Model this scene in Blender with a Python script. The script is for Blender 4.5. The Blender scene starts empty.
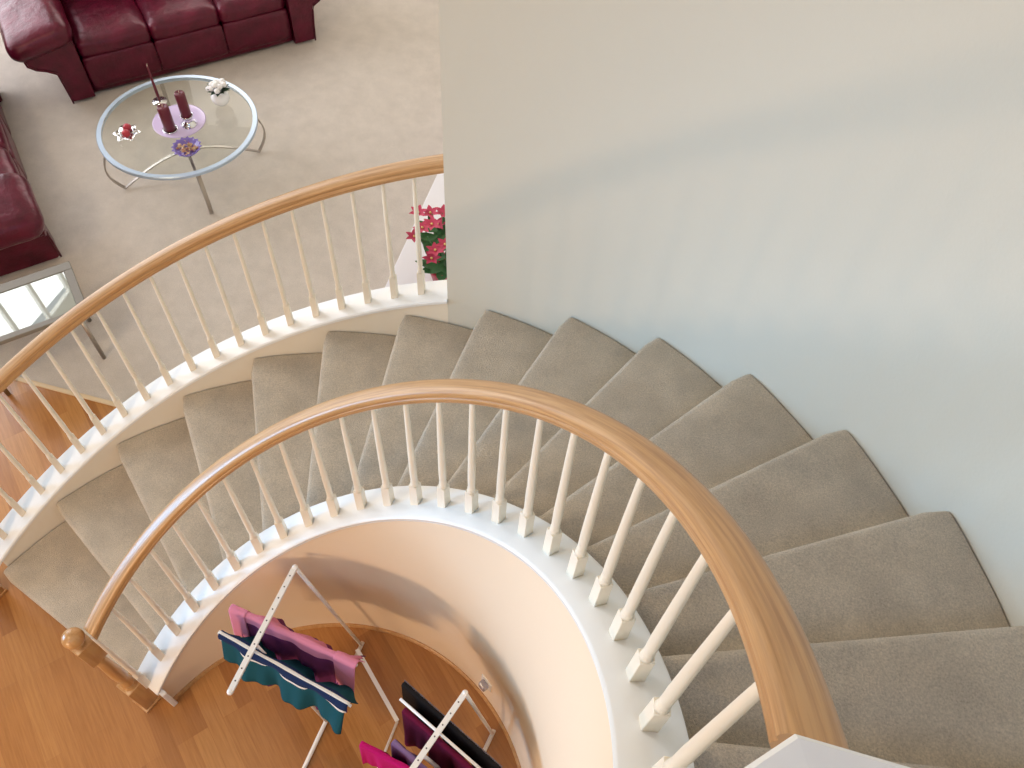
import bpy, bmesh, math, random
from mathutils import Vector, Matrix, noise as mnoise
PI = math.pi
S = bpy.context.scene
COL = S.collection
rnd = random.Random(7)

# ------------------------------------------------------------------ camera
cam_d = bpy.data.cameras.new('camera'); cam = bpy.data.objects.new('camera', cam_d); COL.objects.link(cam)
cam_d.sensor_width = 36.0; cam_d.lens = 852.78 / 1024 * 36
cam_d.clip_start = 0.02; cam_d.clip_end = 100
R = Matrix(((0.96497, -0.23849, 0.1093), (0.25876, 0.79661, -0.54632), (0.04322, 0.55546, 0.83042)))
M = R.to_4x4(); M.translation = Vector((0.83828, -0.271, 4.67794)); cam.matrix_world = M
S.camera = cam
S.view_settings.view_transform = 'Standard'; S.view_settings.look = 'None'
S.view_settings.gamma = 1.0; S.view_settings.use_curve_mapping = False
S.view_settings.exposure = -0.58

# ------------------------------------------------------------------ light
world = bpy.data.worlds.new('sky'); S.world = world; world.use_nodes = True
bg = world.node_tree.nodes['Background']; bg.inputs[0].default_value = (0.62, 0.78, 1.0, 1); bg.inputs[1].default_value = 1.6

def area(name, loc, target, sx, sy, power, col, spread=180):
    d = bpy.data.lights.new(name, 'AREA'); d.shape = 'RECTANGLE'; d.size = sx; d.size_y = sy
    d.energy = power; d.color = col; d.spread = math.radians(spread)
    o = bpy.data.objects.new(name, d); COL.objects.link(o); o.location = loc
    o.rotation_euler = (Vector(target) - Vector(loc)).to_track_quat('-Z', 'Y').to_euler()
    return o
# daylight outside the tall living room window, the two foyer windows and the front door glass; one ceiling lamp
area('daylight_living_room', (-7.4, 4.6, 3.5), (0.5, 4.0, 3.3), 4.7, 5.5, 620, (0.97, 0.95, 0.96))
area('north_area_light', (-3.4, 7.9, 2.4), (-1.5, 0, 0.8), 3.4, 2.4, 90, (1.0, 0.96, 0.93))  # area light inside the solid north wall, which has no window
area('daylight_foyer_west', (-6.9, -0.9, 2.0), (1.4, 1.3, 1.7), 2.6, 2.2, 44, (0.30, 0.62, 1.0), 38)
area('daylight_foyer_upper', (-0.6, -3.6, 4.3), (0.8, 1.0, 2.8), 2.6, 1.3, 60, (0.50, 0.74, 1.0))
area('landing_blue_fill', (1.7, -1.6, 6.5), (1.3, -0.6, 0), 1.3, 1.3, 38, (0.16, 0.46, 1.0))  # invented overhead source, added to turn the white newel cap blue
area('daylight_front_door', (-2.1, -3.55, 1.35), (0.3, 0.9, 1.0), 0.92, 0.40, 125, (1.0, 0.66, 0.40))
area('foyer_lamp', (-2.6, -1.3, 6.0), (-1.4, 0.6, 0), 0.7, 0.7, 105, (1.0, 0.78, 0.50))

# ------------------------------------------------------------------ materials
def mat(name, col, rough=0.6, metal=0.0, **kw):
    m = bpy.data.materials.new(name); m.use_nodes = True
    b = m.node_tree.nodes['Principled BSDF']
    b.inputs['Base Color'].default_value = (*col, 1); b.inputs['Roughness'].default_value = rough
    b.inputs['Metallic'].default_value = metal
    for k, v in kw.items():
        b.inputs[k.replace('_', ' ')].default_value = v
    return m
def nodes(m): return m.node_tree.nodes, m.node_tree.links, m.node_tree.nodes['Principled BSDF']
def tex_noise(m, coord, scale, detail=3, rough=.5, mapping=None):
    n, l, b = nodes(m)
    tc = n.new('ShaderNodeTexCoord'); out = tc.outputs[coord]
    if mapping:
        mp = n.new('ShaderNodeMapping'); mp.inputs['Scale'].default_value = mapping.get('scale', (1, 1, 1))
        mp.inputs['Rotation'].default_value = mapping.get('rot', (0, 0, 0)); l.new(out, mp.inputs[0]); out = mp.outputs[0]
    t = n.new('ShaderNodeTexNoise'); t.inputs['Scale'].default_value = scale; t.inputs['Detail'].default_value = detail
    t.inputs['Roughness'].default_value = rough; l.new(out, t.inputs['Vector']); return t
def ramp(m, src, stops):
    n, l, b = nodes(m); r = n.new('ShaderNodeValToRGB'); e = r.color_ramp.elements
    e[0].position, e[0].color = stops[0][0], (*stops[0][1], 1); e[1].position, e[1].color = stops[-1][0], (*stops[-1][1], 1)
    for p, c in stops[1:-1]:
        x = e.new(p); x.color = (*c, 1)
    l.new(src, r.inputs[0]); return r
def bump(m, src, strength, dist):
    n, l, b = nodes(m); bp = n.new('ShaderNodeBump'); bp.inputs['Strength'].default_value = strength
    bp.inputs['Distance'].default_value = dist; l.new(src, bp.inputs['Height']); l.new(bp.outputs[0], b.inputs['Normal']); return bp
def sc(c, k): return tuple(min(1, x * k) for x in c)

def mix_mult(m, a, b_, fac=1.0):
    n, l, b = nodes(m); mx = n.new('ShaderNodeMix'); mx.data_type = 'RGBA'; mx.blend_type = 'MULTIPLY'
    mx.inputs[0].default_value = fac; l.new(a, mx.inputs[6]); l.new(b_, mx.inputs[7]); return mx.outputs[2]

def carpet_mat(name, col, mott=.13, fine=.5):
    m = mat(name, col, 1.0); n, l, b = nodes(m)
    b.inputs['Sheen Weight'].default_value = .6; b.inputs['Sheen Tint'].default_value = (1, .88, .72, 1); b.inputs['Sheen Roughness'].default_value = .5
    b.inputs['Specular IOR Level'].default_value = .1
    f = tex_noise(m, 'Object', 190, 4, .8); g = tex_noise(m, 'Object', 7, 3, .6)
    r1 = ramp(m, f.outputs[0], [(.3, (1 - fine,) * 3), (.7, (1 + 0,) * 3)])
    r2 = ramp(m, g.outputs[0], [(.3, sc(col, 1 - mott)), (.7, sc(col, 1 + mott))])
    l.new(mix_mult(m, r2.outputs[0], r1.outputs[0]), b.inputs['Base Color'])
    bump(m, f.outputs[0], .9, .008); return m
M_STEP = carpet_mat('stair_carpet', (.75, .64, .50))
M_CARPET = carpet_mat('living_carpet', (.74, .665, .595), .07, .25)

def wood_floor():
    m = mat('oak_strip_floor', (.5, .26, .09), .28); n, l, b = nodes(m)
    tc = n.new('ShaderNodeTexCoord'); mp = n.new('ShaderNodeMapping'); mp.inputs['Rotation'].default_value = (0, 0, math.radians(41.5))
    l.new(tc.outputs['Object'], mp.inputs[0])
    br = n.new('ShaderNodeTexBrick'); br.inputs['Scale'].default_value = 1; br.inputs['Brick Width'].default_value = .75
    br.inputs['Row Height'].default_value = .082; br.inputs['Mortar Size'].default_value = .0011; br.offset = .37; br.offset_frequency = 3
    br.inputs['Color1'].default_value = (.0, .0, .0, 1); br.inputs['Color2'].default_value = (1, 1, 1, 1); br.inputs['Mortar'].default_value = (.35, .35, .35, 1)
    l.new(mp.outputs[0], br.inputs['Vector'])
    r = ramp(m, br.outputs['Color'], [(0, (.37, .15, .040)), (.5, (.46, .20, .055)), (1, (.54, .26, .08))])
    g = tex_noise(m, 'Object', 5, 6, .65, dict(rot=(0, 0, 0), scale=(1, 16, 1)))
    l.new(mp.outputs[0], g.inputs['Vector'].links[0].from_node.inputs[0])   # grain runs with the strips
    r2 = ramp(m, g.outputs[0], [(.3, (.80, .74, .66)), (.62, (1, 1, 1))])
    l.new(mix_mult(m, r.outputs[0], r2.outputs[0]), b.inputs['Base Color'])
    b.inputs['Coat Weight'].default_value = .3; b.inputs['Coat Roughness'].default_value = .15
    mo = n.new('ShaderNodeMath'); mo.operation = 'SUBTRACT'; mo.inputs[0].default_value = 1; l.new(br.outputs['Fac'], mo.inputs[1])
    bump(m, mo.outputs[0], .25, .002); return m
M_FLOOR = wood_floor()

def oak(name, a, b2, coord='UV', scale=(3, 60, 60), rough=.3):
    m = mat(name, a, rough); n, l, b = nodes(m)
    g = tex_noise(m, coord, 1.0, 5, .6, dict(scale=scale))
    r = ramp(m, g.outputs[0], [(.32, b2), (.6, a)])
    l.new(r.outputs[0], b.inputs['Base Color']); b.inputs['Coat Weight'].default_value = .15; b.inputs['Coat Roughness'].default_value = .25
    return m
M_OAK = oak('oak_rail', (.54, .305, .125), (.37, .185, .066), scale=(5, 130, 1), rough=.42)
M_OAKO = oak('oak_post', (.54, .29, .11), (.44, .21, .07), 'Object', (60, 60, 4))

def paint(name, col, rough=.5, b_=.12):
    m = mat(name, col, rough); t = tex_noise(m, 'Object', 90, 3); bump(m, t.outputs[0], b_, .002); return m
M_WALL = paint('cream_wall', (.64, .61, .515), .75, .25)
M_INWALL = paint('warm_cream_wall', (.80, .645, .47), .7, .2)
M_WHITE = paint('white_gloss_trim', (.83, .82, .79), .35, .04)
M_BAL = paint('cream_white_baluster', (.83, .75, .61), .35, .04)
M_CEIL = paint('ceiling_white', (.8, .78, .74), .9)
M_CHROME = mat('brushed_steel', (.62, .64, .68), .25, 1.0)
M_BRONZE = mat('satin_nickel_leg', (.42, .38, .34), .35, 1.0)
def glass_mat(name, col=(1, 1, 1), rough=0.0):
    m = bpy.data.materials.new(name); m.use_nodes = True; n, l = m.node_tree.nodes, m.node_tree.links
    n.remove(n['Principled BSDF']); out = n['Material Output']
    tr = n.new('ShaderNodeBsdfTransparent'); tr.inputs[0].default_value = (*col, 1)
    gl = n.new('ShaderNodeBsdfGlossy'); gl.inputs['Roughness'].default_value = rough
    fr = n.new('ShaderNodeLayerWeight'); fr.inputs[0].default_value = .12
    mx = n.new('ShaderNodeMixShader'); l.new(fr.outputs[0], mx.inputs[0]); l.new(tr.outputs[0], mx.inputs[1]); l.new(gl.outputs[0], mx.inputs[2])
    l.new(mx.outputs[0], out.inputs[0]); return m
M_GLASS = glass_mat('clear_glass', (.97, .985, .97))
def leather():
    m = mat('burgundy_leather', (.07, .006, .014), .29); t = tex_noise(m, 'Object', 9, 5, .6)
    n, l, b = nodes(m); r = ramp(m, t.outputs[0], [(.3, (.045, .002, .009)), (.7, (.11, .005, .022))]); l.new(r.outputs[0], b.inputs['Base Color'])
    b.inputs['Coat Weight'].default_value = .08; b.inputs['Coat Roughness'].default_value = .3; b.inputs['Specular Tint'].default_value = (1, .62, .66, 1)
    bump(m, t.outputs[0], .5, .02); return m
M_LEATHER = leather()
M_LSEAM = mat('dark_leather_front', (.06, .008, .012), .5)
def fabric(name, col, rough=.95, s=300):
    m = mat(name, col, rough); m.node_tree.nodes['Principled BSDF'].inputs['Specular IOR Level'].default_value = .15
    t = tex_noise(m, 'Object', s, 2); bump(m, t.outputs[0], .4, .002); return m

# ------------------------------------------------------------------ helpers
def link_mesh(name, me, m=None, parent=None, loc=None, smooth=False):
    o = bpy.data.objects.new(name, me); COL.objects.link(o)
    if m is not None: me.materials.append(m)
    if smooth:
        for p in me.polygons: p.use_smooth = True
    if parent is not None: o.parent = parent
    if loc is not None: o.location = loc
    return o
def from_bm(name, bm, m=None, parent=None, loc=None, smooth=False):
    bmesh.ops.recalc_face_normals(bm, faces=bm.faces)
    me = bpy.data.meshes.new(name); bm.to_mesh(me); bm.free()
    return link_mesh(name, me, m, parent, loc, smooth)
def tag(o, label=None, cat=None, group=None, kind=None):
    if label: o['label'] = label
    if cat: o['category'] = cat
    if group: o['group'] = group
    if kind: o['kind'] = kind
    return o
def empty(name, loc, rz=0, **kw):
    o = bpy.data.objects.new(name, None); COL.objects.link(o); o.location = loc; o.rotation_euler = (0, 0, rz); o.empty_display_size = .1
    return tag(o, **kw)
def copy_tree(o, parent=None):
    c = o.copy(); COL.objects.link(c)
    if parent is not None: c.parent = parent
    for ch in list(o.children): copy_tree(ch, c)
    return c
def bm_box(bm, x0, x1, y0, y1, z0, z1, mtx=None, bev=0.0, seg=2):
    r = bmesh.ops.create_cube(bm, size=1.0); vs = r['verts']
    for v in vs:
        v.co = Vector(((x0 + x1) / 2 + v.co.x * (x1 - x0), (y0 + y1) / 2 + v.co.y * (y1 - y0), (z0 + z1) / 2 + v.co.z * (z1 - z0)))
    if bev > 0:
        es = list({e for v in vs for e in v.link_edges})
        rr = bmesh.ops.bevel(bm, geom=es, offset=bev, segments=seg, affect='EDGES', profile=.5)
        vs = list({v for f in rr['faces'] for v in f.verts} | {v for v in vs if v.is_valid})
    if mtx is not None: bmesh.ops.transform(bm, matrix=mtx, verts=[v for v in vs if v.is_valid])
def box(name, x0, x1, y0, y1, z0, z1, m, parent=None, bev=0, mtx=None, smooth=False):
    bm = bmesh.new(); bm_box(bm, x0, x1, y0, y1, z0, z1, mtx, bev); return from_bm(name, bm, m, parent, smooth=smooth)
def bm_tube(bm, pts, rad, seg=10, flat=None):
    """round tube through pts; rad number or list; flat=(w,h,up) makes a flat bar"""
    pts = [Vector(p) for p in pts]; n = len(pts); rings = []
    for i, p in enumerate(pts):
        t = (pts[min(i + 1, n - 1)] - pts[max(i - 1, 0)]).normalized()
        up = Vector(flat[2]) if flat else (Vector((0, 0, 1)) if abs(t.z) < .9 else Vector((1, 0, 0)))
        a = t.cross(up).normalized(); b = a.cross(t).normalized()
        r = rad[i] if isinstance(rad, (list, tuple)) else rad
        if flat:
            w, hh = flat[0] / 2, flat[1] / 2
            ring = [bm.verts.new(p + a * sx * w + b * sy * hh) for sx, sy in ((-1, -1), (1, -1), (1, 1), (-1, 1))]
        else:
            ring = [bm.verts.new(p + (a * math.cos(2 * PI * k / seg) + b * math.sin(2 * PI * k / seg)) * r) for k in range(seg)]
        rings.append(ring)
    k_ = len(rings[0])
    for i in range(n - 1):
        for k in range(k_):
            bm.faces.new((rings[i][k], rings[i][(k + 1) % k_], rings[i + 1][(k + 1) % k_], rings[i + 1][k]))
    bm.faces.new(rings[0][::-1]); bm.faces.new(rings[-1])
def tube(name, pts, rad, m, parent=None, seg=10, flat=None, smooth=True):
    bm = bmesh.new(); bm_tube(bm, pts, rad, seg, flat); return from_bm(name, bm, m, parent, smooth=smooth and not flat)
def bm_lathe(bm, prof, seg=24, c=(0, 0, 0)):
    """prof list of (r,z) bottom to top"""
    rings = []
    for r, z in prof:
        if r < 1e-6: rings.append([bm.verts.new((c[0], c[1], c[2] + z))])
        else: rings.append([bm.verts.new((c[0] + r * math.cos(2 * PI * k / seg), c[1] + r * math.sin(2 * PI * k / seg), c[2] + z)) for k in range(seg)])
    for a, b in zip(rings[:-1], rings[1:]):
        for k in range(seg):
            k2 = (k + 1) % seg
            if len(a) == 1 and len(b) == 1: continue
            if len(a) == 1: bm.faces.new((a[0], b[k2], b[k]))
            elif len(b) == 1: bm.faces.new((a[k], a[k2], b[0]))
            else: bm.faces.new((a[k], a[k2], b[k2], b[k]))
    if len(rings[0]) > 1: bm.faces.new(rings[0][::-1])
    if len(rings[-1]) > 1: bm.faces.new(rings[-1])
def lathe(name, prof, m, parent=None, loc=None, seg=24, smooth=True):
    bm = bmesh.new(); bm_lathe(bm, prof, seg); o = from_bm(name, bm, m, parent, loc, smooth); return o
def auto_sharp(o, ang=40):
    me = o.data; bm = bmesh.new(); bm.from_mesh(me)
    for e in bm.edges:
        if len(e.link_faces) == 2 and e.calc_face_angle(0) > math.radians(ang): e.smooth = False
    bm.to_mesh(me); bm.free()
def puffy(name, hx, hy, hz, r, m, parent=None, loc=(0, 0, 0), rot=(0, 0, 0), bulge=0.0, n=12, wr=0.0, seed=0):
    bm = bmesh.new(); bmesh.ops.create_cube(bm, size=2.0)
    bmesh.ops.subdivide_edges(bm, edges=bm.edges[:], cuts=n, use_grid_fill=True)
    for v in bm.verts:
        c = Vector([math.copysign(1 - (1 - abs(a)) ** 1.0, a) for a in v.co])
        p = Vector((c.x * hx, c.y * hy, c.z * hz))
        q = Vector([max(-(hh - r), min(hh - r, a)) for a, hh in zip(p, (hx, hy, hz))])
        d = p - q
        if d.length > 1e-7: p = q + d.normalized() * r
        fx, fy, fz = (1 - (p.x / hx) ** 2), (1 - (p.y / hy) ** 2), (1 - (p.z / hz) ** 2)
        p.z += math.copysign(bulge, p.z) * max(0, fx) * max(0, fy) if abs(p.z) > hz * .5 else 0
        p.y += math.copysign(bulge * .6, p.y) * max(0, fx) * max(0, fz) if abs(p.y) > hy * .6 else 0
        if wr:
            nn = mnoise.noise(p * 7 + Vector((seed, seed * 2, 0))); p += p.normalized() * wr * nn
        v.co = p
    o = from_bm(name, bm, m, parent, loc, True); o.rotation_euler = rot; return o

# ------------------------------------------------------------------ staircase geometry
H = 0.19; D = 0.18886; T0 = 3.00115; RO = 2.1984; RC = 1.18276; WC = 0.15884; RF = 1.0346
ZC = 0.01; ZO = 0.0727; WO = 0.14654; RB = RC - WC / 2; ROB = RO - .015 + WO / 2
def ang(t): return T0 - D * t
def pol(r, a, z=0): return Vector((r * math.cos(a), r * math.sin(a), z))
def sweep(name, prof, R0, z0, t0, t1, n, m, parent=None, slope=H, flat_z=None, smooth=False, closed=True):
    """sweep a (dr,dz) profile along the helix of radius R0 and height z0+H*t; vertical profile, UV along the run"""
    bm = bmesh.new(); uvl = bm.loops.layers.uv.new('UVMap'); rings = []; k = len(prof)
    acc = [0]
    for i in range(k): 
        a, b = prof[i], prof[(i + 1) % k]; acc.append(acc[-1] + math.hypot(a[0] - b[0], a[1] - b[1]))
    for i in range(n + 1):
        t = t0 + (t1 - t0) * i / n; a = ang(t); ring = []
        for dr, dz in prof:
            z = z0 + slope * t + dz
            if flat_z is not None and dz <= -9: z = flat_z
            ring.append(bm.verts.new(pol(R0 + dr, a, z)))
        rings.append(ring)
    L = D * (t1 - t0) * R0 / n
    for i in range(n):
        for j in range(k if closed else k - 1):
            j2 = (j + 1) % k
            f = bm.faces.new((rings[i][j], rings[i + 1][j], rings[i + 1][j2], rings[i][j2]))
            for lp, (u, v) in zip(f.loops, ((i, j), (i + 1, j), (i + 1, j + 1), (i, j + 1))): lp[uvl].uv = (u * L, acc[v])
    if closed: bm.faces.new(rings[0][::-1]); bm.faces.new(rings[-1])
    o = from_bm(name, bm, m, parent, smooth=smooth)
    if smooth: auto_sharp(o, 38)
    return o

NT = 16
stairs = empty('staircase', (0, 0, 0), label='curved staircase with beige carpeted steps sweeping from the oak hall up to the landing', cat='staircase')
# carpeted steps
def step(k):
    bm = bmesh.new(); NR = 14
    r0, r1 = RC - .02, RO - .006
    aN = ang(k)                      # nosing line
    zt = k * H; rn = .017
    rings = []
    for i in range(NR + 1):
        f = i / NR; r = r0 + (r1 - r0) * f
        if i == NR: r = r1
        # pile rolls down softly at the wall end
        edge = max(0.0, 1 - (r1 - r) / .03); drop = .006 * edge ** 2; setb = .012 * edge ** 2
        def pt(s, z): return pol(r, aN - (s / r), z)
        prof = [(.03, zt - H - .01), (.028, zt - .055), (.012 + setb, zt - .05)]
        for q in range(7):
            th = PI * (1.15 - 0.65 * q / 6) + .0
            prof.append((rn + setb + rn * 1.25 * math.cos(th + .25) * 1.0, zt - rn + rn * math.sin(th if q else PI * 1.15)))
        prof = [(.03, zt - H - .01), (.028, zt - .05), (.014 + setb, zt - .045), (.004 + setb, zt - .034), (setb, zt - .02), (.003 + setb, zt - .010), (.010 + setb, zt - .003), (.022 + setb, zt)]
        ring = [bm.verts.new(pt(s, z - drop)) for s, z in prof]
        width = D * r
        for q in range(1, 7):
            ring.append(bm.verts.new(pt(.022 + (width + .026 - .022) * q / 6, zt - drop + .0012 * math.sin(q * 1.9 + k))))
        ring.append(bm.verts.new(pt(width + .026, zt - H - .01)))
        rings.append(ring)
    n = len(rings[0])
    for i in range(NR):
        for j in range(n):
            j2 = (j + 1) % n; bm.faces.new((rings[i][j], rings[i + 1][j], rings[i + 1][j2], rings[i][j2]))
    bm.faces.new(rings[0][::-1]); bm.faces.new(rings[-1])
    o = from_bm('carpeted_step', bm, M_STEP, stairs, smooth=True); auto_sharp(o, 60)
for k in range(1, NT): step(k)
# stringers (inner wall body is structure); the white skirt faces
sweep('outer_stringer', [(0, -9), (WO - .03, -9), (WO - .03, -.022), (0, -.022)], RO, ZO, 1.12, 7.57, 60, M_BAL, stairs, flat_z=0.0)
def struct(o): o['kind'] = 'structure'; return o
struct(sweep('wall_stairwell', [(0, -9), (RC - .022 - RF, -9), (RC - .022 - RF, -.024), (0, -.024)], RF, ZC, 1.30, 16.2, 130, M_INWALL, flat_z=0.0, smooth=True))
struct(sweep('baseboard_stairwell', [(-.016, .0), (0.0, 0), (0.0, .018), (-.006, .018), (-.014, .010)], RF, 0, 1.30, 16.2, 120, M_OAKO, slope=0, smooth=True))

box('end_board', 1.0, 1.165, -.014, .014, 0, .21, M_WHITE, stairs, .004, Matrix.Rotation(ang(1.26), 4, 'Z'))
# ------------------------------------------------------------------ railings
def baluster_mesh(name, h, r_b, r_t, sq, bh):
    bm = bmesh.new()
    bm_box(bm, -sq / 2, sq / 2, -sq / 2, sq / 2, -.012, bh, bev=.002, seg=1)
    for v in bm.verts:
        if v.co.z > bh - .004: v.co.x *= .93; v.co.y *= .93
    s = sq / 2
    prof = [(s * .93, bh - .002), (s * .72, bh + .010), (s * .62, bh + .014), (s * .78, bh + .020), (s * .78, bh + .028), (s * .6, bh + .034), (r_b, bh + .05), (r_b * 1.04, bh + .12)]
    for i in range(1, 8):
        f = i / 7; prof.append((r_b * 1.04 + (r_t - r_b * 1.04) * f, bh + .12 + (h - bh - .12) * f))
    bm_lathe(bm, prof, 14)
    bmesh.ops.recalc_face_normals(bm, faces=bm.faces); me = bpy.data.meshes.new(name); bm.to_mesh(me); bm.free()
    for p in me.polygons: p.use_smooth = len(p.vertices) == 4 and p.area < .004 and abs(p.normal.z) < .9
    me.materials.append(M_BAL); return me
def rail_prof(w, hh):
    # rounded top, fillet line, narrower bottom; origin = top centre
    p = []
    top = [(-.5, -.40), (-.5, -.24), (-.44, -.10), (-.30, -.02), (-.12, 0), (.12, 0), (.30, -.02), (.44, -.10), (.5, -.24), (.5, -.40)]
    for x, z in top: p.append((x * w, z * hh))
    for x, z in [(.43, -.50), (.43, -.56), (.47, -.62), (.47, -.80), (.38, -1.0), (-.38, -1.0), (-.47, -.80), (-.47, -.62), (-.43, -.56), (-.43, -.50)]: p.append((x * w, z * hh))
    return p[::-1]
def cap_prof(w, th, trim):
    # board cap, outer edge dr=0 side is outwards; origin at the outer edge top
    e = .006
    return [(0, -e), (0, -th + e), (-e, -th), (-w + .012, -th), (-w + .012, -th - trim), (-w + .004, -th - trim * .6), (-w + .003, -th), (-w + .001, -th + e), (-w, -e * 1.5), (-w + .004, -e * .5), (-w + .010, 0), (-e, 0)]

# inner railing
inner = empty('stair_railing', (0, 0, 0), label='inner oak handrail with cream balusters curving around the open stairwell', cat='railing')
sweep('cap_board', cap_prof(WC, .024, .022), RC, ZC, 1.14, 16.25, 140, M_WHITE, inner, smooth=True)
ZRI = .8143
sweep('handrail', rail_prof(.066, .070), RB, ZRI, 1.20, 16.05, 150, M_OAK, inner, smooth=True)
bme = baluster_mesh('baluster', ZRI - .065 - ZC, .0135, .0085, .037, .15)
for j in range(-1, 23):
    t = 1.81 + .6238 * j
    if t < 1.1: continue
    a = ang(t); b = bpy.data.objects.new('baluster', bme); COL.objects.link(b); b.parent = inner
    b.location = pol(RB, a, ZC + H * t); b.rotation_euler = (0, 0, a)
def newel(parent, c, a, zj):
    """oak newel with ball; c plan position, zj height of top block"""
    n = bpy.data.objects.new('newel_post', None)
    bm = bmesh.new()
    T = Matrix.Translation((c[0], c[1], 0)) @ Matrix.Rotation(a, 4, 'Z')
    bm_box(bm, -.055, .055, -.055, .055, 0, .02, T, .004); bm_box(bm, -.046, .046, -.046, .046, .018, .30, T, .005)
    bm_box(bm, -.042, .042, -.042, .042, zj - .19, zj, T, .005)
    prof = [(.040, .298), (.028, .318), (.034, .335), (.034, .35), (.024, .37), (.030, .42), (.033, .48), (.027, zj - .28), (.022, zj - .235), (.034, zj - .225), (.034, zj - .212), (.026, zj - .20), (.036, zj - .188)]
    bm_lathe(bm, prof, 20, (c[0], c[1], 0))
    o = from_bm('newel_post', bm, M_OAKO, parent, smooth=True); auto_sharp(o, 35)
    lathe('ball_finial', [(.026, 0), (.030, .008), (.016, .016), (.016, .022)] + [(.046 * math.sin(PI * q / 14), .064 - .046 * math.cos(PI * q / 14)) for q in range(2, 14)] + [(0, .110)], M_OAKO, o, (c[0], c[1], zj), 24)
newel(inner, (-1.083, .360), ang(1.0), .955)
# white octagonal newel at the head of the inner rail
bm = bmesh.new(); side = .105; rr = side / 2 / math.sin(PI / 8)
cx, cy = 1.0469, -.0645
# one corner of the octagon at (cx,cy); its outward direction points away from the stair head
phi = math.radians(112); ctr = Vector((cx, cy)) - Vector((math.cos(phi), math.sin(phi))) * rr
def octa(bm, r, z): return [bm.verts.new((ctr.x + r * math.cos(phi + PI / 4 * q), ctr.y + r * math.sin(phi + PI / 4 * q), z)) for q in range(8)]
levels = [(rr * .80, 2.95), (rr * .80, 3.915), (rr * .86, 3.93), (rr * .97, 3.935), (rr, 3.94), (rr, 3.972), (rr * .97, 3.977), (rr * .80, 3.980), (rr * .76, 3.987), (rr * .4, 3.995)]
rg = [octa(bm, r, z) for r, z in levels]
for a_, b_ in zip(rg[:-1], rg[1:]):
    for q in range(8): bm.faces.new((a_[q], a_[(q + 1) % 8], b_[(q + 1) % 8], b_[q]))
bm.faces.new(rg[0][::-1]); bm.faces.new(rg[-1])
o = from_bm('white_newel_post', bm, M_WHITE, inner); o['label'] = 'white painted newel with a stepped flat cap'

# outer railing
outer = empty('stair_railing', (0, 0, 0), label='outer oak handrail with slim cream balusters on a white ledge beside the living room', cat='railing')
prof = [(0, -.006), (0, -.022), (.01, -.024), (WO - .008, -.024), (WO, -.018), (WO, -.005), (WO - .005, 0), (.006, 0)]
sweep('cap_board', prof, RO - .015, ZO, 1.02, 7.572, 70, M_WHITE, outer, smooth=True)
ZRO = .9004
sweep('handrail', rail_prof(.062, .070), ROB, ZRO, 0.95, 7.572, 80, M_OAK, outer, smooth=True)
ome = baluster_mesh('baluster', ZRO - .065 - ZO, .0125, .008, .033, .15)
for j in range(19):
    t = 7.22 - .3262 * j; a = ang(t); b = bpy.data.objects.new('baluster', ome); COL.objects.link(b); b.parent = outer
    b.location = pol(ROB, a, ZO + H * t); b.rotation_euler = (0, 0, a)
newel(outer, tuple(pol(ROB, ang(.78)))[:2], ang(.78), 1.02)

# ------------------------------------------------------------------ room shell
def struct_box(name, *a, **k): return struct(box(name, *a, **k))
# hall floor (oak) and living room carpet
struct_box('floor', -7, 3.7, -3.8, 1.93, -.06, 0, M_FLOOR)
struct_box('floor_living_room', -7, 3.7, 1.93, 8.3, -.06, .004, M_CARPET)
struct_box('trim_1', -7, -1.55, 1.915, 1.945, -.01, .009, mat('threshold_oak', (.72, .56, .36), .4), bev=.003)
# tall curved wall on the outside of the stair
struct(sweep('wall_curved', [(0, -9), (.12, -9), (.12, 0), (0, 0)], RO, 6.6, 7.572, 17.2, 90, M_WALL, slope=0, flat_z=0.0, smooth=True))
struct_box('wall_east_living', .001, .12, 2.26, 8.3, 0, 6.6, M_WALL)
# landing floor
struct_box('floor_landing', 1.06, 3.6, -3.7, -.02, 2.80, 3.04, M_STEP)
struct_box('wall_east', 3.6, 3.7, -3.8, .2, 0, 6.6, M_WALL)
struct_box('wall_north', -7, .12, 8.3, 8.4, 0, 6.6, M_WALL)
struct_box('ceiling', -7, 3.7, -3.8, 8.4, 6.6, 6.7, M_CEIL)
# west wall with tall window opening y 2.2..7, z .6..4.4
for i, (y0, y1, z0, z1) in enumerate([(-3.8, -2.2, 0, 6.6), (-2.2, .4, 0, .9), (-2.2, .4, 3.1, 6.6), (.4, 2.2, 0, 6.6), (7.0, 8.4, 0, 6.6), (2.2, 7.0, 0, .6), (2.2, 7.0, 6.2, 6.6)]):
    struct_box('wall_west', -7.1, -7, y0, y1, z0, z1, M_WALL)
def window(name, axis, c, a0, a1, z0, z1, nx, nz):
    bm = bmesh.new(); w = .05
    def bar(p0, p1, q0, q1):
        if axis == 'x': bm_box(bm, c - .03, c + .03, p0, p1, q0, q1)
        else: bm_box(bm, p0, p1, c - .03, c + .03, q0, q1)
    bar(a0, a1, z0, z0 + w); bar(a0, a1, z1 - w, z1)
    for i in range(nx + 1):
        p = a0 + (a1 - a0 - w) * i / nx; bar(p, p + w, z0, z1)
    for j in range(1, nz): 
        q = z0 + (z1 - z0) * j / nz; bar(a0, a1, q - w / 2, q + w / 2)
    return struct(from_bm(name, bm, M_WHITE))
window('window_1', 'x', -7.05, 2.2, 7.0, .6, 6.2, 9, 3)  # close-set bars added to put dark streaks in the end table's reflection
window('window_4', 'x', -7.05, -2.2, .4, .9, 3.1, 2, 1)
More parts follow.
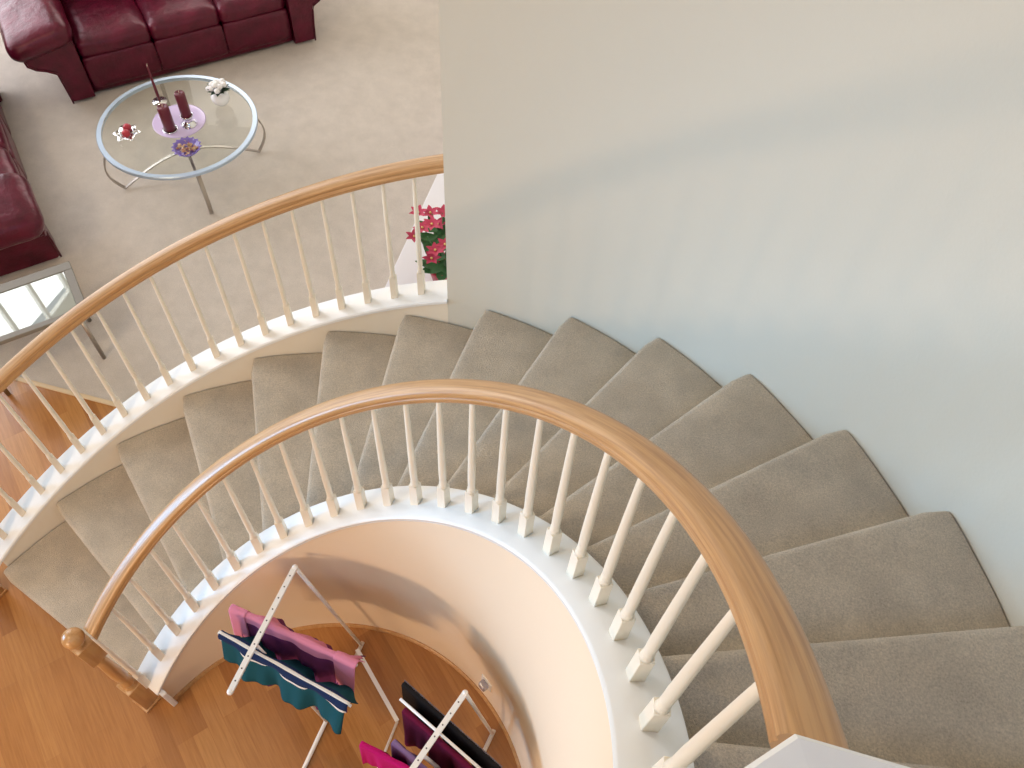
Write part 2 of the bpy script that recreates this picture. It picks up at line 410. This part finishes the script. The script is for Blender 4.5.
# south wall: upper window x -1.9..0.7, z 3.6..5.0 ; front door glass x -2.35..-1.85, z 1..1.75
for (x0, x1, z0, z1) in [(-7, -2.6, 0, 6.6), (.75, 3.6, 0, 6.6), (-2.6, .75, 5.0, 6.6), (-2.6, .75, 1.75, 3.6), (-2.6, .75, 0, 1.0), (-1.6, .75, 1.0, 1.75), (-2.6, -1.9, 3.6, 5.0)]:
    struct_box('wall_south', x0, x1, -3.8, -3.7, z0, z1, M_WALL)
window('window_2', 'y', -3.75, -1.9, .75, 3.6, 5.0, 3, 1)
window('window_3', 'y', -3.75, -2.6, -1.6, 1.0, 1.75, 1, 1)

bm = bmesh.new()
for q in ((1.0, 2.4, -2.3, -2.24), (1.0, 2.4, -.96, -.9), (1.0, 1.06, -2.24, -.96), (2.34, 2.4, -2.24, -.96)): bm_box(bm, *q, 6.48, 6.61)
struct(from_bm('added_skylight_frame', bm, M_WHITE))  # unseen frame around the added blue light; the ceiling has no opening
# ------------------------------------------------------------------ sofas
def sofa(name, loc, rz, label, group):
    s = empty(name, loc, rz, label=label, cat='sofa', group=group)
    base = puffy('base', .875, .43, .135, .03, M_LEATHER, s, (0, .47, .155), n=8)
    for i in range(3):
        puffy('front_panel', .28, .03, .14, .025, M_LEATHER, s, (-.565 + .565 * i, .045, .215), n=8, wr=.003, seed=i)
        puffy('seat_cushion', .288, .35, .085, .06, M_LEATHER, s, (-.565 + .565 * i, .385, .405), bulge=.028, n=14, wr=.006, seed=i + 3)
        puffy('back_cushion', .285, .15, .27, .09, M_LEATHER, s, (-.565 + .565 * i, .80, .64), (math.radians(-12), 0, 0), bulge=.03, n=12, wr=.008, seed=i + 9)
    puffy('back_frame', 1.0, .08, .40, .05, M_LEATHER, s, (0, .93, .46), n=8)
    for sg in (-1, 1):
        # arm body: front profile extruded back
        prof = [(.0, .02), (.0, .50), (.02, .545), (.08, .575), (.19, .57), (.275, .54), (.315, .48), (.31, .42), (.27, .375), (.215, .345), (.20, .30), (.19, .18), (.18, .02)]
        bm = bmesh.new(); vs = []
        for y, sh in ((.0, .96), (.02, 1.0), (.95, 1.0)):
            wd = 1.22 if sg < 0 else 1.0
            vs.append([bm.verts.new((sg * (.855 + (.08 + (x - .08) * sh) * (wd if x > .2 else 1)), y, .3 + (z - .3) * sh)) for x, z in prof])
        for a_, b_ in zip(vs[:-1], vs[1:]):
            for q in range(len(prof)):
                q2 = (q + 1) % len(prof); bm.faces.new((a_[q], a_[q2], b_[q2], b_[q]))
        bm.faces.new(vs[0]); bm.faces.new(vs[-1][::-1])
        arm = from_bm('arm', bm, M_LEATHER, s, smooth=True); auto_sharp(arm, 40)
        bm = bmesh.new(); bm_tube(bm, [(sg * (.855 + x * (1.22 if sg < 0 and x > .2 else 1)), -.004, z) for x, z in prof[1:]], .008, 6); from_bm('piping', bm, M_LEATHER, arm, smooth=True)
        puffy('arm_pad', .20 if sg > 0 else .25, .46, .10, .095, M_LEATHER, s, (sg * (1.02 if sg > 0 else 1.075), .42, .57), (0, sg * math.radians(12), 0), bulge=.02, n=14, wr=.012, seed=sg + 20)
    for x in (-.9, .9):
        for y in (.08, .88): lathe('foot', [(.025, 0), (.03, .03)], M_BRONZE, s, (x, y, 0), 12)
    return s
# far sofa: front edge from (-3.93,4.41) to (-2.44,5.88)
sofa('leather_sofa', (-3.155, 5.13, .004), math.radians(42.8), 'burgundy leather three seat sofa behind the round glass coffee table', 'burgundy leather sofas')
sofa('leather_sofa', (-3.85, 3.66, .004), math.radians(134.5), 'burgundy leather sofa cut off by the left edge of the photo', 'burgundy leather sofas')

# ------------------------------------------------------------------ coffee table
TC = Vector((-2.655, 4.019, .004)); TR = .570; TZ = .45
tb = empty('coffee_table', TC, 0, label='round glass coffee table with brushed metal rim and curved legs on the carpet', cat='coffee table')
def ring_prof(name, r0, r1, z0, z1, m, parent, seg=72):
    bm = bmesh.new(); rs = [[bm.verts.new((r * math.cos(2 * PI * k / seg), r * math.sin(2 * PI * k / seg), z)) for k in range(seg)] for r, z in ((r0, z0), (r1 - .004, z0), (r1, z0 + .004), (r1, z1 - .004), (r1 - .004, z1), (r0, z1))]
    for i in range(6):
        a_, b_ = rs[i], rs[(i + 1) % 6]
        for k in range(seg): bm.faces.new((a_[k], a_[(k + 1) % seg], b_[(k + 1) % seg], b_[k]))
    o = from_bm(name, bm, m, parent, smooth=True); auto_sharp(o, 30); return o
M_RIM = mat('pale_steel_rim', (.50, .60, .74), .3, .8)
ring_prof('rim', TR - .035, TR, TZ - .028, TZ - .002, M_RIM, tb)
lathe('glass_top', [(TR - .036, TZ - .012), (TR - .036, TZ - .003)], M_GLASS, tb, seg=72, smooth=False)
for q in range(4):
    a = math.radians(41.0 + 90 * q); d = Vector((math.cos(a), math.sin(a), 0)); side = Vector((-d.y, d.x, 0))
    pts = [d * (.515 + .075 * math.sin(PI * min(1, f * 1.15)) ** 1 * (1 - .25 * f) + .03 * f) + Vector((0, 0, .012 + (TZ - .04) * f)) for f in [i / 10 for i in range(11)]]
    tube('leg', pts, .01, M_BRONZE, tb, flat=(.028, .010, d))
    pts = [d * (.515 * (1 - f)) + Vector((0, 0, .012 + .19 * math.sin(f * PI / 2))) for f in [i / 8 for i in range(9)]]
    tube('crossbar', pts, .01, M_BRONZE, tb, flat=(.022, .008, (0, 0, 1)))
TT = TC.z + TZ
M_WAX = mat('burgundy_wax', (.12, .010, .024), .35); M_WICK = mat('wick', (.75, .6, .45), .8)
M_SILV = mat('polished_silver', (.8, .8, .82), .12, 1.0)
M_LAV = mat('lavender_glass_plate', (.62, .50, .74), .12); M_LAV.node_tree.nodes['Principled BSDF'].inputs['Coat Weight'].default_value = .5
pl = lathe('plate', [(.05, 0), (.13, .004), (.185, .010), (.19, .014), (.183, .015), (.125, .009), (0, .007)], M_LAV, None, (-2.647, 4.035, TT), 48)
tag(pl, 'round lavender plate under the candles on the glass coffee table', 'plate')
def candle(name, loc, r, h, label, taper=False):
    e = empty(name, loc, 0, label=label, cat='candle', group='burgundy candles on the glass table')
    if taper: lathe('wax', [(r, 0), (r * .95, h * .3), (r * .55, h - .01), (r * .2, h)], M_WAX, e, seg=14)
    else: lathe('wax', [(r - .003, 0), (r, .004), (r, h - .012), (r - .004, h - .003), (r - .012, h), (r - .02, h - .006), (0, h - .007)], M_WAX, e, seg=24)
    tube('wick', [(0, 0, h - .008), (.002, 0, h + .012), (.006, 0, h + .02)], .0022, M_WICK, e, 6)
    return e
PZ = TT + .009
c1 = Vector((-2.662, 3.93, PZ + .012)); c2 = Vector((-2.565, 4.03, PZ + .075)); c3 = Vector((-2.775, 4.06, PZ + .130))
def holder(name, loc, prof, label, m=M_SILV): 
    o = lathe(name, prof, m, None, loc, 24); tag(o, label, 'candle holder'); return o
holder('candle_holder', (c1.x, c1.y, PZ - .001), [(.045, 0), (.052, .004), (.054, .014), (.050, .014), (.047, .012), (0, .012)], 'shallow silver dish under the front pillar candle')
candle('pillar_candle', c1, .041, .195, 'thick burgundy pillar candle at the front of the lavender plate')
holder('candle_holder', (c2.x, c2.y, PZ - .001), [(.058, 0), (.06, .006), (.036, .022), (.026, .045), (.040, .068), (.046, .082), (.043, .082), (.040, .075), (0, .075)], 'flared silver holder under the taller pillar candle')
candle('pillar_candle', c2, .037, .20, 'dark burgundy pillar candle raised on a flared silver holder')
holder('candle_holder', (c3.x, c3.y, PZ - .001), [(.04, 0), (.042, .005), (.010, .018), (.008, .10), (.02, .115), (.052, .126), (.053, .130), (.014, .128), (.014, .131), (.010, .131), (0, .131)], 'silver stemmed holder with round drip tray for the slim taper')
candle('taper_candle', c3, .0115, .29, 'slim burgundy taper candle standing tallest behind the pillars', True)
# white vase with white flowers
vz = empty('flower_vase', (-2.448, 4.318, TT), 0, label='small round white vase of white flowers near the right of the glass table', cat='vase')
M_PORC = mat('white_porcelain', (.86, .86, .87), .2)
lathe('vase', [(.03, 0)] + [(.068 * math.sin(PI * q / 12), .062 - .062 * math.cos(PI * q / 12)) for q in range(3, 11)] + [(.038, .118), (.040, .122), (.034, .122), (.03, .11), (0, .108)], M_PORC, vz, seg=28)
M_PET = mat('white_petals', (.85, .83, .82), .6); M_LEAF = mat('dark_green_leaf', (.03, .075, .035), .5)
for i in range(13):
    u = i / 13; a = i * 2.4; rr_ = .065 * math.sqrt(u); bm = bmesh.new()
    bmesh.ops.create_icosphere(bm, subdivisions=2, radius=.021)
    for v in bm.verts: v.co *= 1 + .22 * math.sin(6 * math.atan2(v.co.y, v.co.x)) * (1 - abs(v.co.z) / .021)
    from_bm('bloom', bm, M_PET, vz, (rr_ * math.cos(a), rr_ * math.sin(a), .175 - rr_ * .5 + .01 * (i % 3)), True)
def leaf_bm(bm, base, d, L, W, up=.3):
    d = Vector(d).normalized(); side = d.cross(Vector((0, 0, 1)))
    side = side.normalized() if side.length > 1e-3 else Vector((1, 0, 0)); prev = None; nrm = side.cross(d).normalized()
    for i in range(6):
        f = i / 5; w = W * math.sin(PI * min(.98, max(.04, f ** .8))) * .5
        c = Vector(base) + d * L * f + nrm * (up * L * (f - f * f))
        row = [bm.verts.new(c - side * w), bm.verts.new(c + nrm * w * -.25), bm.verts.new(c + side * w)]
        if prev:
            bm.faces.new((prev[0], prev[1], row[1], row[0])); bm.faces.new((prev[1], prev[2], row[2], row[1]))
        prev = row
bm = bmesh.new()
for i in range(22):
    a = i * 2.4; leaf_bm(bm, (.02 * math.cos(a), .02 * math.sin(a), .115), (math.cos(a), math.sin(a), .25 + .5 * rnd.random()), .075, .032)
from_bm('leaves', bm, M_LEAF, vz, smooth=True)
# leaf shaped dish with red baubles
ds = empty('leaf_dish', (-2.925, 3.79, TT), .4, label='silver leaf shaped dish near the left of the glass table', cat='dish')
bm = bmesh.new()
for k in range(6):
    a = k * PI / 3; leaf_bm(bm, (0, 0, .004), (math.cos(a), math.sin(a), .22), .10, .085, .5)
from_bm('leaf_bowl', bm, M_SILV, ds, smooth=True).modifiers.new('s', 'SOLIDIFY').thickness = .003
lathe('dish_base', [(.03, 0), (.034, .004), (.0, .008)], M_SILV, ds)
M_BAUB = mat('red_bauble', (.42, .03, .05), .3)
for i, (x, y, z, lab) in enumerate([(-.012, .036, .030, 'matte red bauble in the silver leaf dish, the one farther from the stairs'), (.012, -.022, .030, 'matte red bauble in the silver leaf dish, the one nearer the stairs')]):
    bm = bmesh.new(); bmesh.ops.create_uvsphere(bm, u_segments=20, v_segments=14, radius=.030)
    o = from_bm('red_bauble', bm, M_BAUB, None, Vector((-2.925, 3.79, TT + .012)) + Vector((x, y, z)), True); tag(o, lab, 'bauble', 'red baubles in the silver leaf dish')
# purple spiky bowl of potpourri
pb = empty('potpourri_bowl', (-2.445, 3.768, TT), 0, label='scalloped purple bowl of potpourri at the near edge of the glass table', cat='bowl')
bm = bmesh.new(); seg = 48; rows = []
M_PUR = mat('violet_glass', (.22, .16, .50), .15)
for r, z, w in ((.04, 0, 0), (.07, .01, 0), (.085, .03, .02), (.098, .048, .10), (.092, .048, .10), (.078, .028, .02), (.05, .014, 0), (.0, .012, 0)):
    if r == 0: rows.append(None); continue
    rows.append([bm.verts.new(((r * (1 + w * math.cos(16 * 2 * PI * k / seg))) * math.cos(2 * PI * k / seg), (r * (1 + w * math.cos(16 * 2 * PI * k / seg))) * math.sin(2 * PI * k / seg), z)) for k in range(seg)])
for a_, b_ in zip(rows[:-2], rows[1:-1]):
    for k in range(seg): bm.faces.new((a_[k], a_[(k + 1) % seg], b_[(k + 1) % seg], b_[k]))
bm.faces.new(rows[0][::-1]); bm.faces.new(rows[-2])
from_bm('bowl', bm, M_PUR, pb, smooth=True)
bm = bmesh.new()
for i in range(60):
    a = rnd.random() * 2 * PI; r = .062 * math.sqrt(rnd.random())
    leaf_bm(bm, (r * math.cos(a), r * math.sin(a), .018 + .018 * rnd.random()), (rnd.uniform(-1, 1), rnd.uniform(-1, 1), rnd.uniform(0, .6)), .03, .018, .6)
mp_ = mat('dried_petals', (.5, .25, .2), .8); t_ = tex_noise(mp_, 'Object', 60, 2); r_ = ramp(mp_, t_.outputs[0], [(.35, (.42, .08, .14)), (.5, (.55, .36, .14)), (.65, (.65, .5, .42))])
mp_.node_tree.links.new(r_.outputs[0], mp_.node_tree.nodes['Principled BSDF'].inputs['Base Color'])
tag(from_bm('potpourri', bm, mp_, pb, smooth=True), kind='stuff')

# ------------------------------------------------------------------ glass-topped end table beside the left sofa
et = empty('end_table', (-2.72, 2.10, .004), math.radians(45), label='glossy glass topped end table reflecting the window beside the left sofa', cat='table')
M_MIRT = mat('dark_polished_glass', (.42, .44, .40), .012, .30)
bm = bmesh.new(); bm_box(bm, -.30, .34, -.14, .20, .49, .51, None, .004); from_bm('table_top', bm, M_MIRT, et)
bm = bmesh.new()
for q in ((-.35, .39, -.18, -.14), (-.35, .39, .20, .27), (-.35, -.30, -.14, .20), (.34, .39, -.14, .20)): bm_box(bm, *q, .485, .514, None, .004)
from_bm('metal_rim', bm, mat('grey_enamel', (.20, .18, .15), .45), et)
box('frame', -.30, .34, -.16, .24, .462, .489, M_BRONZE, et, .004)
for x in (-.28, .32):
    for y in (-.13, .22): tube('leg', [(x, y, 0), (x, y, .465)], .014, M_BRONZE, et)

# ------------------------------------------------------------------ white ledge and poinsettia
lg = box('hearth_ledge', -.72, -.002, 2.95, 5.6, .004, .38, paint('ledge_white', (.82, .80, .84), .4, .03), bev=.006)
tag(lg, 'low white ledge against the wall beyond the outer balusters', 'ledge')
po = empty('poinsettia', (-.37, 3.22, .38), 0, label='potted plant with pink-red blooms on the white ledge', cat='plant')
lathe('pot', [(.07, 0), (.095, .13), (.102, .13), (.102, .155), (.092, .155), (.088, .14), (0, .135)], mat('red_foil_pot', (.45, .03, .06), .35), po)
bm = bmesh.new()
for i in range(34):
    a = i * 2.4; z = .16 + .30 * rnd.random(); leaf_bm(bm, (.03 * math.cos(a), .03 * math.sin(a), z), (math.cos(a), math.sin(a), .1 + .4 * rnd.random()), .15, .075, -.3)
M_GRN = mat('plant_green', (.05, .16, .05), .5)
from_bm('leaves', bm, M_GRN, po, smooth=True)
bm = bmesh.new()
for i in range(9): 
    a = i * 2.4; bm_tube(bm, [(0, 0, .13), (.07 * math.cos(a), .07 * math.sin(a), .35), (.12 * math.cos(a), .12 * math.sin(a), .5)], .004, 6)
from_bm('stems', bm, M_GRN, po, smooth=True)
M_BRACT = mat('pink_red_bract', (.55, .045, .11), .55); M_BRC = mat('bloom_centre', (.75, .55, .2), .6)
for i in range(16):
    a = i * 2.4; r = .045 + .15 * math.sqrt(((i * 7) % 16) / 16); z = .36 + .30 * rnd.random() * (1.1 - r * 3)
    bm = bmesh.new()
    for q in range(6):
        b_ = q * PI / 3 + i; leaf_bm(bm, (0, 0, 0), (math.cos(b_), math.sin(b_), .25), .062, .034, .3)
    f = from_bm('bloom', bm, M_BRACT, po, (r * math.cos(a), r * math.sin(a), z), True)
    bm = bmesh.new(); bmesh.ops.create_icosphere(bm, subdivisions=1, radius=.009); from_bm('bloom_centre', bm, M_BRC, f, (0, 0, .008), True)

# ------------------------------------------------------------------ drying rack in the stairwell
M_RACK = mat('white_enamel', (.87, .84, .80), .35); M_HOLE = mat('dark_hole', (.06, .05, .05), .8)
rack = empty('drying_rack', (0, 0, 0), label='white folding clothes drying rack on the oak floor inside the stairwell curve', cat='drying rack')
A1, B1 = Vector((-.324, .914, 1.0)), Vector((-.366, .338, 1.0)); A2 = Vector((.568, .595, 1.0)); B2 = Vector((.377, .045, 1.0))
F1a, F1b = Vector((-.118, .915, .016)), Vector((-.177, .244, .016)); F2a, F2b = Vector((.690, .670, .016)), Vector((.58, .09, .016))
def arm_bar(a, b):
    o = tube('top_arm', [a, b], .01, M_RACK, rack, flat=(.024, .014, (0, 0, 1)))
    bm = bmesh.new()
    for i in range(10):
        p = a.lerp(b, .08 + .84 * i / 9); bm_lathe(bm, [(.0035, .0062), (.0035, .0078)], 8, tuple(p))
    tag(from_bm('peg_holes', bm, M_HOLE, o))
    for p in (a, b): 
        bm = bmesh.new(); bmesh.ops.create_uvsphere(bm, u_segments=12, v_segments=8, radius=.0135); from_bm('end_cap', bm, M_RACK, o, p, True)
arm_bar(A1, B1); arm_bar(A2, B2)
for a, b in ((A1, F1a), (Vector((-.352, .548, 1.0)), Vector((-.152, .50, .016))), (A2, F2a), (Vector((.47, .32, 1.0)), Vector((.63, .38, .016)))): tube('leg', [a, b], .009, M_RACK, rack)
for a, b in ((F1a, F1b), (F2a, F2b)): tube('foot_bar', [a + (a - b).normalized() * .02, b], .011, M_RACK, rack)
tube('brace', [(-.125, .88, .05), (.200, .596, .022)], .01, M_RACK, rack, flat=(.022, .012, (0, 0, 1)))
tube('brace', [F1b + Vector((0, 0, .02)), F2b + Vector((0, 0, .02))], .009, M_RACK, rack)
tube('brace', [(.200, .596, .022), (.17, .16, .03)], .007, M_RACK, rack)
R1 = (Vector((-.530, .675, .960)), Vector((.090, .589, .960))); R2 = (Vector((-.535, .560, .960)), Vector((.125, .426, .960)))
R3 = (Vector((.300, .575, .945)), Vector((.800, .352, .945))); R4 = (Vector((.314, .503, .985)), Vector((.760, .312, .985)))
R5 = (Vector((.335, .345, .940)), Vector((.70, .19, .940))); R6 = (Vector((.215, .300, .965)), Vector((.60, .225, .965)))
for a, b in (R1, R2, R3, R4, R5, R6): tube('hanging_rod', [a, b], .0065, M_RACK, rack)

def drape(name, a, b, m, label, cat, drops, s0=0.0, s1=1.0, wav=5, amp=.02, hem=.03, seed=0, parent=None, layer=0.0, nu=44, nv=14, spread=.5, off=0.0):
    """cloth folded over a rod a-b; drops=(front,back); v<0 front (towards the camera side)"""
    a, b = Vector(a), Vector(b); d = (b - a); L = d.length; d.normalize(); nrm = Vector((d.y, -d.x, 0)).normalized()   # points to -y side
    bm = bmesh.new(); g = []
    for i in range(nu + 1):
        u = s0 + (s1 - s0) * i / nu; row = []
        def steps(dr): return [0, .005, .010, .015] + [.015 + (dr - .015) * q / nv for q in range(1, nv + 1)] if dr > .02 else [0, dr / 2, dr]
        for side, dist, drop in [(1, x, drops[0]) for x in steps(drops[0])[::-1]] + [(-1, x, drops[1]) for x in steps(drops[1])[1:]]:
            w = dist / .45
            wave = amp * (min(1, w) ** .8) * math.sin(2 * PI * wav * u + seed + side * .8) + amp * .5 * w * math.sin(2 * PI * wav * 2.3 * u + seed * 2)
            th = min(dist / .0095, PI / 2); wf = max(0.0, dist - .015)
            offn = side * (.0095 * math.sin(th) + layer * math.sin(th) + spread * wf * .14) + wave + off
            p = a + d * (L * u) + nrm * offn
            p.z = a.z + (b.z - a.z) * u + (.0095 + layer) * math.cos(th) - wf * (1 + hem / max(.05, drop) * math.sin(wav * 1.7 * u * 2 + seed * 1.3))
            row.append(bm.verts.new(p))
        g.append(row)
    for i in range(nu):
        for j in range(len(g[0]) - 1): bm.faces.new((g[i][j], g[i + 1][j], g[i + 1][j + 1], g[i][j + 1]))
    o = from_bm(name, bm, m, parent, smooth=True); md = o.modifiers.new('thick', 'SOLIDIFY'); md.thickness = .003; md.offset = 1
    if label: tag(o, label, cat)
    return o
M_PINK = fabric('pink_knit', (.66, .24, .36)); M_PLUM = fabric('plum_cloth', (.16, .035, .13)); M_TEAL = fabric('teal_cotton', (.010, .075, .10))
M_NAVY = fabric('navy_band', (.015, .03, .09)); M_CW = fabric('white_stripe', (.75, .72, .68)); M_BLACK = fabric('black_lace', (.012, .01, .011), .8)
M_MAR = fabric('maroon_cloth', (.13, .008, .035)); M_LIL = fabric('lilac_cloth', (.24, .15, .30)); M_MAG = fabric('magenta_cloth', (.46, .008, .13))
# pink top with plum body
pk = empty('pink_top', (0, 0, 0), label='pink and plum top draped on the farther left rod of the drying rack', cat='top')
drape('body', *R1, M_PLUM, None, None, (.50, .30), .06, .93, 3, .030, .03, 1, pk, spread=1.6)
drape('shoulder_band', *R1, M_PINK, None, None, (.055, .20), .05, .95, 3, .030, .012, 1, pk, layer=.004, spread=1.6)
drape('sleeve', *R1, M_PINK, None, None, (.30, .14), .83, 1.0, 1.4, .03, .04, 4, pk, layer=.008, nu=20, spread=1.3)
drape('sleeve', *R1, M_PINK, None, None, (.22, .2), .0, .13, 1.2, .03, .02, 2, pk, layer=.008, nu=10, spread=1.4)
# teal garment with striped waistband
tl = empty('teal_shorts', (0, 0, 0), label='teal garment with navy and white striped waistband hung in front of the pink top', cat='garment')
drape('body', *R2, M_TEAL, None, None, (.20, .20), .03, .97, 3, .040, .012, 2.2, tl, spread=2.3, nu=70)
drape('white_stripe', *R2, M_CW, None, None, (.052, .030), .02, .98, 3, .050, .0, 2.2, tl, layer=.003, spread=1.7)
drape('navy_waistband', *R2, M_NAVY, None, None, (.034, .025), .015, .985, 3, .050, .0, 2.2, tl, layer=.006, spread=1.7)
drape('white_stripe', *R2, M_CW, None, None, (.0025, .004), .01, .99, 3, .050, .0, 2.2, tl, layer=.009, spread=1.7)
# black lace
bk = empty('black_garment', (0, 0, 0), label='black lace-edged garment at the back of the right end of the drying rack', cat='garment')
drape('body', *R3, M_BLACK, None, None, (.30, .34), .0, .97, 3, .016, .03, 3, bk)
bm = bmesh.new()
for i in range(60):
    u = i / 59; p = R3[0].lerp(R3[1], .0 + .97 * u); nn = Vector((R3[1] - R3[0])).normalized(); q = Vector((-nn.y, nn.x, 0)) * .012
    bmesh.ops.create_icosphere(bm, subdivisions=1, radius=.0045, matrix=Matrix.Translation(p + q + Vector((0, 0, .006 + .003 * math.sin(i * 1.3)))))
from_bm('beaded_edge', bm, mat('beads', (.16, .13, .15), .4), bk, smooth=True)
mr = empty('maroon_garment', (0, 0, 0), label='dark maroon garment folded over the white rod beside the black one', cat='garment')
drape('body', Vector((.33, .475, .955)), Vector((.75, .295, .955)), M_MAR, None, None, (.36, .30), .02, .97, 3, .02, .03, 5, mr)
ll = empty('lilac_garment', (0, 0, 0), label='muted lilac patterned garment hanging between the maroon and magenta ones', cat='garment')
drape('body', *R5, M_LIL, None, None, (.42, .30), .0, .97, 4, .02, .04, 6, ll)
mg = empty('magenta_garment', (0, 0, 0), label='bright magenta garment at the bottom edge on the drying rack', cat='garment')
drape('body', *R6, M_MAG, None, None, (.30, .34), .0, .97, 3, .018, .03, 8, mg)
# clear plug-in on the stairwell wall
pa = math.atan2(.822, .596)
ou = empty('wall_outlet', pol(RF, pa, .30), pa, label='wall outlet with a small clear plug-in low on the curved stairwell wall', cat='outlet')
box('cover_plate', -.006, .004, -.037, .037, -.057, .057, M_WHITE, ou, .002)
box('plug_in', -.040, -.005, -.022, .022, -.035, .03, mat('clear_plastic', (.62, .60, .68), .15, Transmission_Weight=.5), ou, .008)
